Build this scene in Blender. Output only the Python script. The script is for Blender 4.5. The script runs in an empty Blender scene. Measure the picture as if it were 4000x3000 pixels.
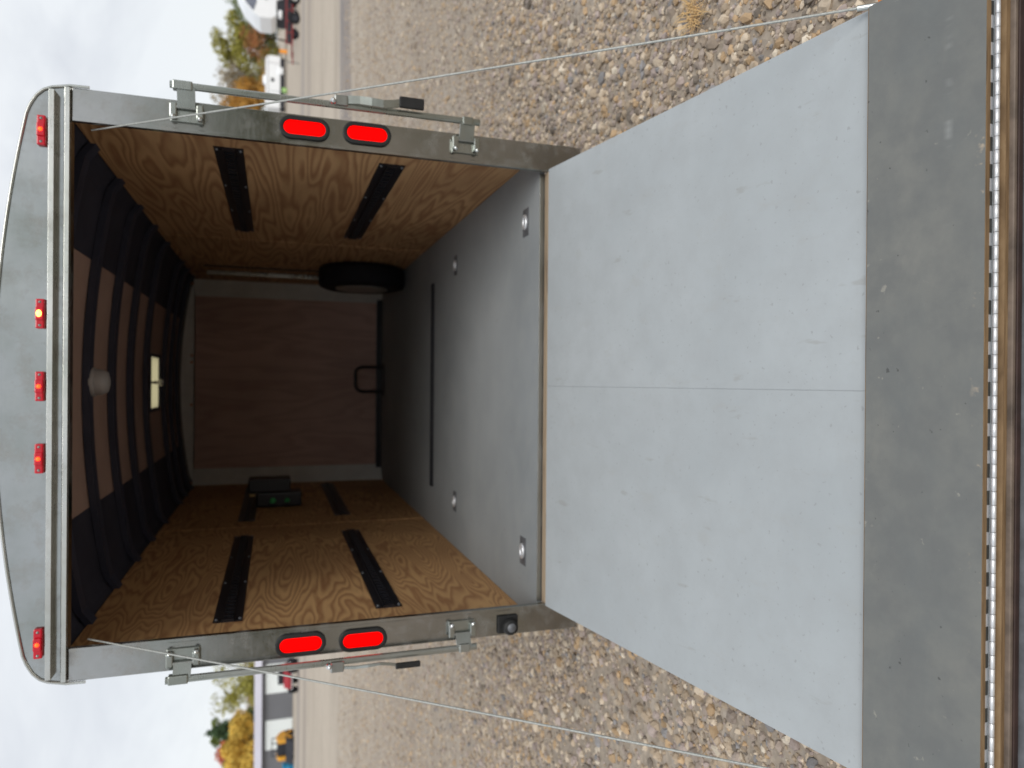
import bpy, bmesh, math, random
import numpy as np
from mathutils import Vector, Matrix
random.seed(7); rng = np.random.default_rng(7)
scene = bpy.context.scene
COL = scene.collection

# ------------------------------------------------------------------ camera (phone held sideways: picture is turned 90 degrees)
CAMP = Vector((0.0172, -2.5818, 1.3341)); YAW, PITCH, ROLL, FPX = 0.0017, 0.3195, 0.0073, 2806.0
def cam_axes():
    f = Vector((-math.sin(YAW)*math.cos(PITCH), math.cos(YAW)*math.cos(PITCH), -math.sin(PITCH)))
    r = Vector((math.cos(YAW), math.sin(YAW), 0)); u = r.cross(f)
    c, s = math.cos(ROLL), math.sin(ROLL)
    return c*r + s*u, -s*r + c*u, f
r_, u_, f_ = cam_axes()
cam = bpy.data.cameras.new('camera'); camo = bpy.data.objects.new('camera', cam); COL.objects.link(camo)
X, Y, Z = -u_, r_, -f_
camo.matrix_world = Matrix(((X.x, Y.x, Z.x, CAMP.x), (X.y, Y.y, Z.y, CAMP.y), (X.z, Y.z, Z.z, CAMP.z), (0, 0, 0, 1)))
cam.sensor_width = 36.0; cam.lens = 36.0*FPX/4000.0; cam.clip_start = 0.02; cam.clip_end = 3000
cam.dof.use_dof = True; cam.dof.focus_distance = 1.6; cam.dof.aperture_fstop = 2.7
scene.camera = camo

# ------------------------------------------------------------------ overcast sky and weak wide sun
SUN_EL, SUN_AZ = math.radians(42), math.radians(164)      # azimuth clockwise from +Y
world = bpy.data.worlds.new('World'); scene.world = world; world.use_nodes = True
nt = world.node_tree; nt.nodes.clear()
def wn(t, **k):
    n = nt.nodes.new(t)
    for a, b in k.items(): setattr(n, a, b)
    return n
wout = wn('ShaderNodeOutputWorld'); wmix = wn('ShaderNodeMixShader'); wmix.inputs[0].default_value = 0.93
b1 = wn('ShaderNodeBackground'); b2 = wn('ShaderNodeBackground')
sky = wn('ShaderNodeTexSky', sky_type='NISHITA'); sky.sun_disc = False; sky.sun_elevation = SUN_EL; sky.sun_rotation = SUN_AZ
b1.inputs[1].default_value = 0.12; nt.links.new(sky.outputs[0], b1.inputs[0])
tc = wn('ShaderNodeTexCoord'); mp = wn('ShaderNodeMapping'); mp.inputs['Scale'].default_value = (1.0, 1.0, 2.2)
nz = wn('ShaderNodeTexNoise'); nz.inputs['Scale'].default_value = 3.2; nz.inputs['Detail'].default_value = 6; nz.inputs['Roughness'].default_value = 0.55
nz.inputs['Distortion'].default_value = 0.5
rp = wn('ShaderNodeValToRGB'); e = rp.color_ramp.elements
e[0].position = 0.34; e[0].color = (0.62, 0.643, 0.685, 1); e[1].position = 0.56; e[1].color = (0.755, 0.78, 0.805, 1)
nt.links.new(tc.outputs['Generated'], mp.inputs[0]); nt.links.new(mp.outputs[0], nz.inputs['Vector'])
nt.links.new(nz.outputs[0], rp.inputs[0]); nt.links.new(rp.outputs[0], b2.inputs[0]); b2.inputs[1].default_value = 1.0
nt.links.new(b1.outputs[0], wmix.inputs[1]); nt.links.new(b2.outputs[0], wmix.inputs[2]); nt.links.new(wmix.outputs[0], wout.inputs[0])
sl = bpy.data.lights.new('sun', 'SUN'); so = bpy.data.objects.new('sun', sl); COL.objects.link(so)
sl.energy = 1.5; sl.angle = math.radians(35); sl.color = (1.0, 0.97, 0.92)
sd = Vector((math.sin(SUN_AZ)*math.cos(SUN_EL), math.cos(SUN_AZ)*math.cos(SUN_EL), math.sin(SUN_EL)))
so.rotation_euler = sd.to_track_quat('Z', 'Y').to_euler(); so.location = sd*60

vs = scene.view_settings; vs.view_transform = 'Standard'; vs.look = 'None'; vs.exposure = 0.25; vs.gamma = 1.0; vs.use_curve_mapping = False
cy = scene.cycles; cy.use_denoising = True; cy.max_bounces = 14; cy.diffuse_bounces = 10; cy.glossy_bounces = 4
cy.transmission_bounces = 6; cy.sample_clamp_indirect = 4.0; cy.caustics_reflective = False; cy.caustics_refractive = False

# ------------------------------------------------------------------ materials
MATS = {}
class NM:
    """small node-material builder"""
    def __init__(s, name, base=(.5, .5, .5), rough=.6, metal=0.0, spec=.5):
        s.m = bpy.data.materials.new(name); s.m.use_nodes = True; s.t = s.m.node_tree; s.b = s.t.nodes['Principled BSDF']
        s.b.inputs['Base Color'].default_value = (*base, 1); s.b.inputs['Roughness'].default_value = rough
        s.b.inputs['Metallic'].default_value = metal; s.b.inputs['Specular IOR Level'].default_value = spec
        s._co = None; MATS[name] = s.m
    def n(s, t, **k):
        n = s.t.nodes.new(t)
        for a, b in k.items(): setattr(n, a, b)
        return n
    def l(s, a, b): s.t.links.new(a, b)
    def co(s, kind='Object'):
        if s._co is None: s._co = s.n('ShaderNodeTexCoord')
        return s._co.outputs[kind]
    def noise(s, scale, detail=4, rough=.5, stretch=None, dist=0.0, vec=None, loc=(0, 0, 0)):
        nz = s.n('ShaderNodeTexNoise'); nz.inputs['Scale'].default_value = scale; nz.inputs['Detail'].default_value = detail
        nz.inputs['Roughness'].default_value = rough; nz.inputs['Distortion'].default_value = dist
        v = vec if vec is not None else s.co()
        m = s.n('ShaderNodeMapping'); m.inputs['Scale'].default_value = stretch or (1, 1, 1); m.inputs['Location'].default_value = loc
        s.l(v, m.inputs[0]); s.l(m.outputs[0], nz.inputs['Vector'])
        return nz.outputs[0]
    def ramp(s, fac, stops, interp='LINEAR'):
        r = s.n('ShaderNodeValToRGB'); r.color_ramp.interpolation = interp; el = r.color_ramp.elements
        while len(el) < len(stops): el.new(.5)
        for i, (p, c) in enumerate(stops):
            el[i].position = p; el[i].color = (*c, 1) if not isinstance(c, (int, float)) else (c, c, c, 1)
        s.l(fac, r.inputs[0]); return r.outputs[0]
    def mix(s, fac, a, b, mode='MIX'):
        x = s.n('ShaderNodeMix', data_type='RGBA', blend_type=mode)
        for sock, v in ((x.inputs[0], fac), (x.inputs[6], a), (x.inputs[7], b)):
            if hasattr(v, 'links') or hasattr(v, 'is_linked'): s.l(v, sock)
            elif isinstance(v, (int, float)): sock.default_value = v
            else: sock.default_value = (*v, 1)
        return x.outputs[2]
    def math(s, op, a, b=None):
        x = s.n('ShaderNodeMath', operation=op)
        for sock, v in zip(x.inputs, (a, b)):
            if v is None: continue
            if isinstance(v, (int, float)): sock.default_value = v
            else: s.l(v, sock)
        return x.outputs[0]
    def color(s, o): s.l(o, s.b.inputs['Base Color']); return s
    def rough(s, o): s.l(o, s.b.inputs['Roughness']); return s
    def bump(s, h, strength=.3, dist=.01):
        b = s.n('ShaderNodeBump'); b.inputs['Strength'].default_value = strength; b.inputs['Distance'].default_value = dist
        s.l(h, b.inputs['Height']); s.l(b.outputs[0], s.b.inputs['Normal']); return s

def plain(name, base, rough=.6, metal=0., spec=.5, var=.12, scale=6., bump=0.0):
    m = NM(name, base, rough, metal, spec)
    a = m.noise(scale, 5, .6)
    lo = tuple(c*(1-var) for c in base); hi = tuple(min(1, c*(1+var)) for c in base)
    m.color(m.ramp(a, [(.3, lo), (.7, hi)]))
    if bump: m.bump(m.noise(scale*12, 3), bump, .003)
    return m

def plywood(name, lo, hi, stretch, period=11., loc=(0, 0, 0)):
    m = NM(name, hi, .62, spec=.25)
    a = m.noise(2.4, 2.6, .5, stretch, .25, loc=loc)
    wob = m.noise(30, 3, .5, stretch, loc=loc)
    v = m.math('ADD', m.math('MULTIPLY', a, period), m.math('MULTIPLY', wob, .35))
    w = m.math('FRACT', v)
    g = m.ramp(w, [(0, .0), (.28, .15), (.70, 1.0), (.86, .5), (1.0, .0)])
    fine = m.noise(90, 3, .6, tuple(q*.6 for q in stretch))
    fac = m.math('ADD', m.math('MULTIPLY', g, .85), m.math('MULTIPLY', fine, .3))
    big = m.noise(1.6, 3, .5, loc=(3, 1, 7))
    c = m.mix(fac, hi, lo)
    c = m.mix(m.ramp(big, [(.35, 0.0), (.75, .45)]), c, tuple(q*.62 for q in lo))
    m.color(c); m.bump(fine, .15, .002); return m
plywood('ply_right', (.40, .205, .098), (.74, .475, .245), (.01, .15, 1.5), 24.)
plywood('ply_left', (.38, .190, .085), (.73, .455, .210), (.01, .30, 1.7), 30., loc=(2, 5, 3))
plywood('ply_front', (.58, .38, .32), (.72, .50, .43), (1.5, .01, .25), 9.)

m = NM('ramp_paint', (.5, .55, .58), .72, spec=.3)
big = m.noise(1.6, 5, .6, dist=.4); med = m.noise(9, 5, .65); sp = m.noise(75, 2, .5)
c = m.ramp(big, [(.3, (.345, .372, .385)), (.7, (.40, .427, .44))])
c = m.mix(m.ramp(med, [(.40, 0.0), (.70, .5)]), c, (.325, .342, .35))
c = m.mix(m.ramp(m.noise(14, 4, .7, (1, .45, 1), loc=(4, 4, 0)), [(.58, 0.0), (.70, .30)]), c, (.34, .345, .335))
c = m.mix(m.ramp(sp, [(.665, 0.0), (.72, .5)]), c, (.25, .26, .26))
c = m.mix(m.ramp(m.noise(22, 3, .6, (1, .25, 1), loc=(9, 1, 0)), [(.66, 0.0), (.72, .42)]), c, (.28, .28, .265))
m.color(c); m.bump(m.noise(260, 2), .18, .0015)

m = NM('floor_paint', (.42, .46, .49), .68, spec=.35)
big = m.noise(1.3, 5, .6); med = m.noise(10, 4, .6)
c = m.ramp(big, [(.3, (.25, .27, .28)), (.7, (.33, .35, .36))])
c = m.mix(m.ramp(med, [(.45, 0.0), (.8, .35)]), c, (.34, .35, .34))
c = m.mix(m.ramp(m.noise(28, 3, .6, (1, .5, 1)), [(.70, 0.0), (.75, .5)]), c, (.22, .19, .16))
m.color(c)

m = NM('flap_paint', (.2, .2, .19), .8, spec=.25)
big = m.noise(3.2, 6, .65, (1, 1.6, 1), .3); med = m.noise(16, 4, .6)
c = m.ramp(big, [(.32, (.142, .150, .148)), (.56, (.172, .175, .164)), (.76, (.20, .198, .182))])
c = m.mix(m.ramp(med, [(.38, 0.0), (.66, .7)]), c, (.135, .14, .138))
c = m.mix(m.ramp(m.noise(34, 3, .6, loc=(2, 2, 2)), [(.69, 0.0), (.75, .45)]), c, (.36, .34, .29))
c = m.mix(m.ramp(m.noise(50, 2, .6, loc=(7, 2, 2)), [(.70, 0.0), (.75, .7)]), c, (.06, .06, .06))
sx = m.n('ShaderNodeSeparateXYZ'); m.l(m.co(), sx.inputs[0])
stripe = m.math('SUBTRACT', 1.0, m.math('MULTIPLY', m.math('ABSOLUTE', m.math('ADD', sx.outputs[1], 1.535)), 90.0))
pat = m.ramp(m.noise(5.5, 4, .7, (1, .2, 1)), [(.56, 0.0), (.66, 1.0)])
xm = m.n('ShaderNodeMapRange'); xm.inputs[1].default_value = .25; xm.inputs[2].default_value = .5; m.l(sx.outputs[0], xm.inputs[0])
c = m.mix(m.math('MULTIPLY', m.math('MULTIPLY', m.math('MAXIMUM', stripe, 0.0), pat), m.math('MULTIPLY', xm.outputs[0], .6)), c, (.42, .43, .42))
edge = m.math('MAXIMUM', 0.0, m.math('SUBTRACT', 1.0, m.math('MULTIPLY', m.math('ABSOLUTE', m.math('ADD', sx.outputs[1], 1.60)), 45.0)))
c = m.mix(m.math('MULTIPLY', edge, m.ramp(m.noise(14, 4, .8, loc=(1, 8, 0)), [(.63, 0.0), (.70, .8)])), c, (.40, .33, .25))
m.color(c); m.bump(m.noise(200, 2), .15, .0015)

m = NM('ply_edge', (.3, .2, .1), .75, spec=.2)
a = m.noise(18, 4, .6, (.5, 1, 8)); m.color(m.ramp(a, [(.3, (.12, .075, .04)), (.55, (.23, .15, .08)), (.75, (.30, .21, .12))]))
m = NM('weathered_wood', (.2, .15, .1), .8, spec=.2)
a = m.noise(9, 5, .7, (.4, 3, 3)); m.color(m.ramp(a, [(.25, (.10, .07, .05)), (.45, (.33, .25, .17)), (.8, (.43, .34, .24))]))

def alu(name, base, r0, r1, dirt=.0, bumps=.02):
    m = NM(name, base, .25, 1.0)
    a = m.noise(3.5, 5, .6); b = m.noise(40, 3, .6, (.3, .3, 2.5))
    m.rough(m.ramp(m.math('ADD', m.math('MULTIPLY', a, .7), m.math('MULTIPLY', b, .3)), [(.35, r0), (.7, r1)]))
    d = m.noise(11, 6, .7, loc=(3, 3, 3))
    f = m.ramp(d, [(.50, 0.0), (.75, dirt)])
    m.l(m.math('SUBTRACT', 1.0, f), m.b.inputs['Metallic'])
    tone = m.mix(m.ramp(m.noise(2.6, 5, .65, loc=(7, 1, 4)), [(.38, 0.0), (.66, .6)]), base, tuple(q*k_ for q, k_ in zip(base, (.58, .62, .55))))
    m.color(m.mix(f, tone, (.20, .18, .155)))
    m.bump(m.noise(4.0, 2, .4), bumps, .02); return m
alu('aluminium_post', (.40, .40, .39), .12, .26, .55, .10)
alu('aluminium_header', (.40, .415, .41), .10, .24, .45, .22)
alu('aluminium_trim', (.56, .565, .54), .2, .4, .35)
alu('zinc', (.43, .45, .43), .22, .40, .35)
alu('chrome', (.75, .76, .76), .08, .2, .0)
alu('galvanised', (.40, .41, .40), .3, .5, .35)
plain('trim_grey', (.76, .76, .73), .5, .0, .5, .1)
plain('skin_grey', (.22, .23, .24), .35, .0, .5, .06)
plain('black_steel', (.012, .012, .016), .38, 0, .5, .3)
plain('bow_black', (.040, .043, .068), .5, 0, .4, .15)
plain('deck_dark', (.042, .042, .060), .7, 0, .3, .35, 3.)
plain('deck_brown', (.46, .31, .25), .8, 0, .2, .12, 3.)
plain('rubber', (.012, .012, .012), .6, 0, .4, .3, 20.)
plain('tyre_rubber', (.010, .010, .013), .75, 0, .3, .3, 20.)
plain('rim_steel', (.50, .49, .46), .4, .6, .5, .1)
plain('frosted_plastic', (.42, .40, .39), .45, 0, .5, .03)
plain('hinge_steel', (.70, .71, .73), .35, .55, .5, .08, 30.)
plain('hinge_dark', (.05, .05, .045), .6, 0, .4, .3, 30.)
plain('frame_brown', (.15, .115, .09), .6, 0, .4, .45, 14.)
plain('frame_rust', (.035, .018, .014), .55, 0, .4, .5, 14.)
plain('frame_grey', (.14, .145, .155), .5, .3, .4, .3, 20.)
plain('orange_paint', (.62, .20, .045), .6, 0, .4, .25, 30.)
plain('copper', (.62, .26, .10), .4, .6, .5, .1)
plain('cable_steel', (.36, .37, .35), .55, .3, .5, .25, 200.)
plain('brass', (.45, .32, .15), .4, .7, .5, .1)
plain('green_plastic', (.05, .42, .13), .4, 0, .5, .1)
def glow(name, base, em, strength, rough=.3):
    m = NM(name, base, rough); m.b.inputs['Emission Color'].default_value = (*em, 1); m.b.inputs['Emission Strength'].default_value = strength; return m
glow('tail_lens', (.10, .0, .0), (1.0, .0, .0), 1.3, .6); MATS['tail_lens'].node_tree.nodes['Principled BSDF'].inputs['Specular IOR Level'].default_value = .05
glow('marker_lens', (.42, .004, .018), (1, .0, .01), .10, .2)
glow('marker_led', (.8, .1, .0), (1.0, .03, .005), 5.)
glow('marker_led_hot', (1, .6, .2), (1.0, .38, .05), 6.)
m = NM('vent_lid', (.9, .84, .62), .5)
tr = m.n('ShaderNodeBsdfTranslucent'); tr.inputs[0].default_value = (.72, .68, .52, 1); df = m.n('ShaderNodeBsdfDiffuse'); df.inputs[0].default_value = (.75, .70, .52, 1)
mx = m.n('ShaderNodeMixShader'); mx.inputs[0].default_value = .85; m.l(df.outputs[0], mx.inputs[1]); m.l(tr.outputs[0], mx.inputs[2])
m.l(mx.outputs[0], m.t.nodes['Material Output'].inputs[0])

# ground: tan compacted gravel, darker wheel bands far off
m = NM('gravel_ground', (.35, .28, .22), .9, spec=.2)
P = m.co('Object'); sep = m.n('ShaderNodeSeparateXYZ'); m.l(P, sep.inputs[0])
vor = m.n('ShaderNodeTexVoronoi'); vor.inputs['Scale'].default_value = 34; m.l(P, vor.inputs['Vector'])
hs = m.n('ShaderNodeSeparateColor'); m.l(vor.outputs['Color'], hs.inputs[0])
cell = m.ramp(hs.outputs[0], [(0, (.22, .185, .15)), (.25, (.35, .29, .225)), (.5, (.45, .375, .295)), (.7, (.37, .325, .295)), (.85, (.54, .455, .36)), (1., (.32, .315, .315))])
vor2 = m.n('ShaderNodeTexVoronoi'); vor2.inputs['Scale'].default_value = 90; m.l(P, vor2.inputs['Vector'])
hs2 = m.n('ShaderNodeSeparateColor'); m.l(vor2.outputs['Color'], hs2.inputs[0])
fine = m.ramp(hs2.outputs[1], [(0, (.20, .165, .13)), (.5, (.36, .30, .235)), (1, (.48, .40, .315))])
patch = m.noise(1.1, 4, .6)
near = m.mix(.42, m.mix(m.ramp(patch, [(.40, 0.0), (.60, 1.0)]), cell, fine), (.17, .135, .10))
far = m.ramp(m.noise(.9, 8, .78), [(.3, (.45, .39, .315)), (.7, (.56, .49, .405))])
fd = m.n('ShaderNodeMapRange'); fd.inputs[1].default_value = 4.0; fd.inputs[2].default_value = 15.0; m.l(sep.outputs[1], fd.inputs[0])
mot = m.ramp(m.math('ADD', m.math('MULTIPLY', m.noise(5, 6, .8), .55), m.math('MULTIPLY', m.noise(17, 4, .7), .45)), [(.36, (.25, .208, .168)), (.5, (.41, .35, .285)), (.64, (.57, .495, .41))])
c = m.mix(m.math('MULTIPLY', fd.outputs[0], .90), m.mix(.45, near, mot), m.mix(.35, far, mot))
c = m.mix(m.ramp(m.noise(.5, 5, .65, (.25, 1.6, 1), loc=(5, 2, 0)), [(.45, 0.0), (.68, .55)]), c, (.25, .205, .165))
wob = m.noise(.12, 3, .5)
yy = m.math('ADD', sep.outputs[1], m.math('MULTIPLY', m.math('SUBTRACT', wob, .5), 3.0))
def band(y0, hw, soft):
    d = m.math('ABSOLUTE', m.math('SUBTRACT', yy, y0)); mr = m.n('ShaderNodeMapRange')
    mr.inputs[1].default_value = hw+soft; mr.inputs[2].default_value = hw; m.l(d, mr.inputs[0]); return mr.outputs[0]
rgt = m.n('ShaderNodeMapRange'); rgt.inputs[1].default_value = -2; rgt.inputs[2].default_value = 2; m.l(sep.outputs[0], rgt.inputs[0])
c = m.mix(m.math('MULTIPLY', m.math('MULTIPLY', band(12.3, .95, .5), rgt.outputs[0]), m.ramp(m.noise(1.3, 5, .7, (.35, 1, 1)), [(.3, .35), (.6, .95)])), c, (.205, .185, .18))
c = m.mix(m.math('MULTIPLY', band(30, 1.2, .8), .5), c, (.24, .205, .185))
c = m.mix(m.math('MULTIPLY', band(37.5, 1.5, 1.), .6), c, (.22, .20, .20))
m.color(c); m.bump(vor.outputs['Distance'], .6, .012)
m = NM('stone', (.3, .25, .2), .85, spec=.25)
at = m.n('ShaderNodeAttribute', attribute_name='Col'); m.color(m.mix(m.ramp(m.noise(120, 3, .6), [(.3, 0.0), (.7, .5)]), at.outputs['Color'], m.mix(.5, at.outputs['Color'], (.12, .10, .08))))
plain('straw', (.62, .42, .20), .8, 0, .2, .25, 40.)

# far things
plain('bld_grey', (.16, .165, .18), .6, 0, .3, .06, .6)
plain('bld_white', (.78, .83, .83), .6, 0, .3, .04, .6)
plain('bld_roof', (.66, .66, .76), .5, .0, .4, .05, .6)
plain('white_paint', (.86, .88, .90), .35, 0, .5, .04, 1.)
plain('dark_under', (.03, .032, .04), .7, 0, .3, .2, 2.)
plain('glass_dark', (.03, .03, .035), .12, 0, .6, .1, 2.)
plain('glass_blue', (.20, .22, .28), .10, .2, .8, .15, 1.5)
plain('red_paint', (.33, .015, .025), .4, 0, .5, .1, 3.)
plain('red_rust', (.22, .03, .03), .6, 0, .4, .25, 3.)
plain('loader_orange', (.70, .34, .03), .45, 0, .5, .08, 4.)
plain('blue_plastic', (.02, .22, .42), .5, 0, .4, .1, 4.)
plain('orange_plastic', (.80, .28, .01), .5, 0, .4, .1, 4.)
plain('lime', (.36, .58, .20), .5, 0, .4, .1, 4.)
plain('bark', (.10, .075, .055), .9, 0, .2, .3, 5.)
LEAF = {'green': (.14, .18, .045), 'olive': (.30, .28, .06), 'yellow': (.64, .44, .09), 'orange': (.48, .26, .06), 'rust': (.40, .18, .075), 'red': (.52, .15, .08),
        'dark': (.07, .115, .055), 'brown': (.32, .26, .16)}
for k, cc in LEAF.items():
    m = NM('leaf_'+k, cc, .7, spec=.2)
    g = m.n('ShaderNodeObjectInfo'); a = m.noise(.9, 3, .6)
    m.color(m.ramp(a, [(.3, tuple(q*.6 for q in cc)), (.7, tuple(min(1, q*1.5) for q in cc))]))

# ------------------------------------------------------------------ mesh helpers
class MB:
    def __init__(s): s.v = []; s.f = []; s.mi = []; s.sm = []
    def add(s, vs, fs, mi=0, smooth=False):
        o = len(s.v); s.v += [tuple(p) for p in vs]; s.f += [tuple(o+i for i in f) for f in fs]; s.mi += [mi]*len(fs); s.sm += [smooth]*len(fs); return s
    def box(s, x0, x1, y0, y1, z0, z1, mi=0):
        return s.add([(x0, y0, z0), (x1, y0, z0), (x1, y1, z0), (x0, y1, z0), (x0, y0, z1), (x1, y0, z1), (x1, y1, z1), (x0, y1, z1)],
                     [(0, 3, 2, 1), (4, 5, 6, 7), (0, 1, 5, 4), (1, 2, 6, 5), (2, 3, 7, 6), (3, 0, 4, 7)], mi)
    def bbox(s, x0, x1, y0, y1, z0, z1, b=.005, mi=0):
        bm = bmesh.new(); bmesh.ops.create_cube(bm, size=1)
        for v in bm.verts: v.co = Vector((x0+(v.co.x+.5)*(x1-x0), y0+(v.co.y+.5)*(y1-y0), z0+(v.co.z+.5)*(z1-z0)))
        bmesh.ops.bevel(bm, geom=bm.edges[:], offset=b, segments=2, profile=.6, affect='EDGES')
        bm.verts.ensure_lookup_table(); s.add([v.co for v in bm.verts], [[v.index for v in f.verts] for f in bm.faces], mi); bm.free(); return s
    def prism(s, pts, axis, a, b, mi=0):
        """polygon pts in the two other axes (cyclic order), extruded along axis from a to b"""
        n = len(pts)
        def mk(p, t):
            return {'x': (t, p[0], p[1]), 'y': (p[0], t, p[1]), 'z': (p[0], p[1], t)}[axis]
        vs = [mk(p, a) for p in pts]+[mk(p, b) for p in pts]
        return s.add(vs, [tuple(range(n))[::-1], tuple(range(n, 2*n))]+[(i, (i+1) % n, n+(i+1) % n, n+i) for i in range(n)], mi)
    def tube(s, path, r, seg=8, mi=0, cap=True):
        path = [Vector(p) for p in path]; n = len(path); rings = []
        rr = r if isinstance(r, (list, tuple)) else [r]*n
        t0 = (path[1]-path[0]).normalized(); up = Vector((0, 0, 1)) if abs(t0.z) < .9 else Vector((1, 0, 0))
        a = t0.cross(up).normalized()
        vs = []
        for i, p in enumerate(path):
            t = (path[min(i+1, n-1)]-path[max(i-1, 0)]).normalized(); a = (a-t*a.dot(t)).normalized(); b = t.cross(a)
            for k in range(seg):
                q = 2*math.pi*k/seg; vs.append(p+(a*math.cos(q)+b*math.sin(q))*rr[i])
        fs = [(i*seg+k, i*seg+(k+1) % seg, (i+1)*seg+(k+1) % seg, (i+1)*seg+k) for i in range(n-1) for k in range(seg)]
        s.add(vs, fs, mi, True)
        if cap: s.add(vs[:seg], [tuple(range(seg))[::-1]], mi); s.add(vs[-seg:], [tuple(range(seg))], mi)
        return s
    def lathe(s, prof, c, axis='x', seg=28, mi=0, smooth=True, mis=None):
        """prof = [(radius, along)], revolved about axis through c"""
        n = len(prof); vs = []
        for k in range(seg):
            q = 2*math.pi*k/seg; cq, sq = math.cos(q), math.sin(q)
            for r, a in prof:
                p = {'x': (a, r*cq, r*sq), 'y': (r*cq, a, r*sq), 'z': (r*cq, r*sq, a)}[axis]; vs.append((c[0]+p[0], c[1]+p[1], c[2]+p[2]))
        fs = [(k*n+i, ((k+1) % seg)*n+i, ((k+1) % seg)*n+i+1, k*n+i+1) for k in range(seg) for i in range(n-1)]
        return s.add(vs, fs, mi, smooth)
    def mesh(s, name, mats):
        me = bpy.data.meshes.new(name); me.from_pydata([tuple(p) for p in s.v], [], s.f)
        for q in (mats if isinstance(mats, (list, tuple)) else [mats]): me.materials.append(MATS[q])
        me.polygons.foreach_set('material_index', s.mi); me.polygons.foreach_set('use_smooth', s.sm)
        bm = bmesh.new(); bm.from_mesh(me); bmesh.ops.recalc_face_normals(bm, faces=bm.faces); bm.to_mesh(me); bm.free()
        me.update(); return me
    def obj(s, name, mats, parent=None, loc=None, bevel=0):
        o = bpy.data.objects.new(name, s.mesh(name, mats)); COL.objects.link(o)
        if parent: o.parent = parent
        if loc: o.location = loc
        if bevel:
            md = o.modifiers.new('bevel', 'BEVEL'); md.width = bevel; md.segments = 2; md.limit_method = 'ANGLE'
        return o
def tag(o, label=None, cat=None, group=None, kind=None):
    for k, v in (('label', label), ('category', cat), ('group', group), ('kind', kind)):
        if v: o[k] = v
    return o
def empty(name, loc=(0, 0, 0), parent=None, rot=None):
    o = bpy.data.objects.new(name, None); COL.objects.link(o); o.location = loc; o.empty_display_size = .1
    if rot: o.rotation_euler = rot
    if parent: o.parent = parent
    return o
def link_copy(src, parent=None, loc=None, rot=None):
    c = src.copy(); COL.objects.link(c); c.parent = parent
    if loc is not None: c.location = loc
    if rot is not None: c.rotation_euler = rot
    for ch in src.children: link_copy(ch, c)
    return c
def hanging(o, parent): o.parent = parent; return o

# ------------------------------------------------------------------ ground
g = MB(); NX = 60
def axis_pts(lim, near, n1):
    a = list(np.linspace(-near, near, n1)); far = [near*1.6**k for k in range(1, 40) if near*1.6**k < lim]+[lim]
    return [-q for q in far[::-1]]+a+far
gx = axis_pts(1200, 6, 9); gy = axis_pts(1200, 6, 9); n = len(gx)
g.add([(x, y, 0) for y in gy for x in gx], [(j*n+i, j*n+i+1, (j+1)*n+i+1, (j+1)*n+i) for j in range(len(gy)-1) for i in range(n-1)])
tag(g.obj('ground', 'gravel_ground'), kind='structure')

# ------------------------------------------------------------------ trailer
HW, WI, ZF, ZH, ZT, LEN = .83, .911, .358, 1.945, 2.0, 4.367
def zr(x):
    x = abs(x)
    if x < .84: return 2.152-.115*x*x
    pts = [(.84, 2.0709), (.87, 2.060), (.90, 2.043), (.922, 2.020), (.935, 1.985), (.94, 1.945), (.9402, 1.90)]
    for (a, b), (c, d) in zip(pts, pts[1:]):
        if x <= c: return b+(d-b)*(x-a)/(c-a)
    return 1.90
tr_ = empty('cargo_trailer', (0, 2.2, 0)); 
tag(tr_, 'grey aluminium enclosed cargo trailer with its rear ramp lowered and plywood walls inside', 'trailer')
PAR = []
def tp(o):
    """parent to the trailer keeping world-space mesh coordinates"""
    o.parent = tr_; o.matrix_parent_inverse = Matrix.Translation((0, -2.2, 0)); return o
# floor with edge
f = MB(); f.box(-WI-.01, WI+.01, .045, LEN, ZF-.02, ZF); tp(f.obj('floor', 'floor_paint', bevel=.001))
f = MB(); f.box(-HW-.002, HW+.002, .040, .0445, ZF-.03, ZF+.001); tp(f.obj('floor_edge_trim', 'galvanised', bevel=.001))
f = MB(); f.box(-HW, HW, -.003, .034, ZF-.075, ZF-.017); tp(f.obj('sill_board', 'weathered_wood', bevel=.002))
# side walls: two plywood sheets each
SEAM = 2.27
for sgn, mat in ((1, 'ply_right'), (-1, 'ply_left')):
    for y0, y1 in ((.0185, SEAM-.002), (SEAM+.002, LEN-.001)):
        w = MB(); x0, x1 = sorted((sgn*WI, sgn*(WI+.009))); w.box(x0, x1, y0, y1, ZF+.001, ZT); o = tp(w.obj('plywood_sheet', mat, bevel=.001))
    w = MB(); x0, x1 = sorted((sgn*(WI-.004), sgn*(WI-.0002))); w.box(x0, x1, SEAM-.014, SEAM+.014, ZF+.002, ZT-.002); tp(w.obj('seam_batten', mat, bevel=.001))
    w = MB(); x0, x1 = sorted((sgn*(WI+.010), sgn*(WI+.014))); w.box(x0, x1, .061, LEN, ZT-.02, zr(.925)-.01); tp(w.obj('wall_lining', 'deck_dark'))
    # outer skin
    w = MB(); x0, x1 = sorted((sgn*.931, sgn*.936)); w.box(x0, x1, .0185, LEN+.05, .25, 1.912); tp(w.obj('side_skin', 'skin_grey'))
    w = MB(); x0, x1 = sorted((sgn*.9365, sgn*.944)); w.box(x0, x1, .0185, LEN+.05, .23, .30); tp(w.obj('side_trim', 'aluminium_trim'))
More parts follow.
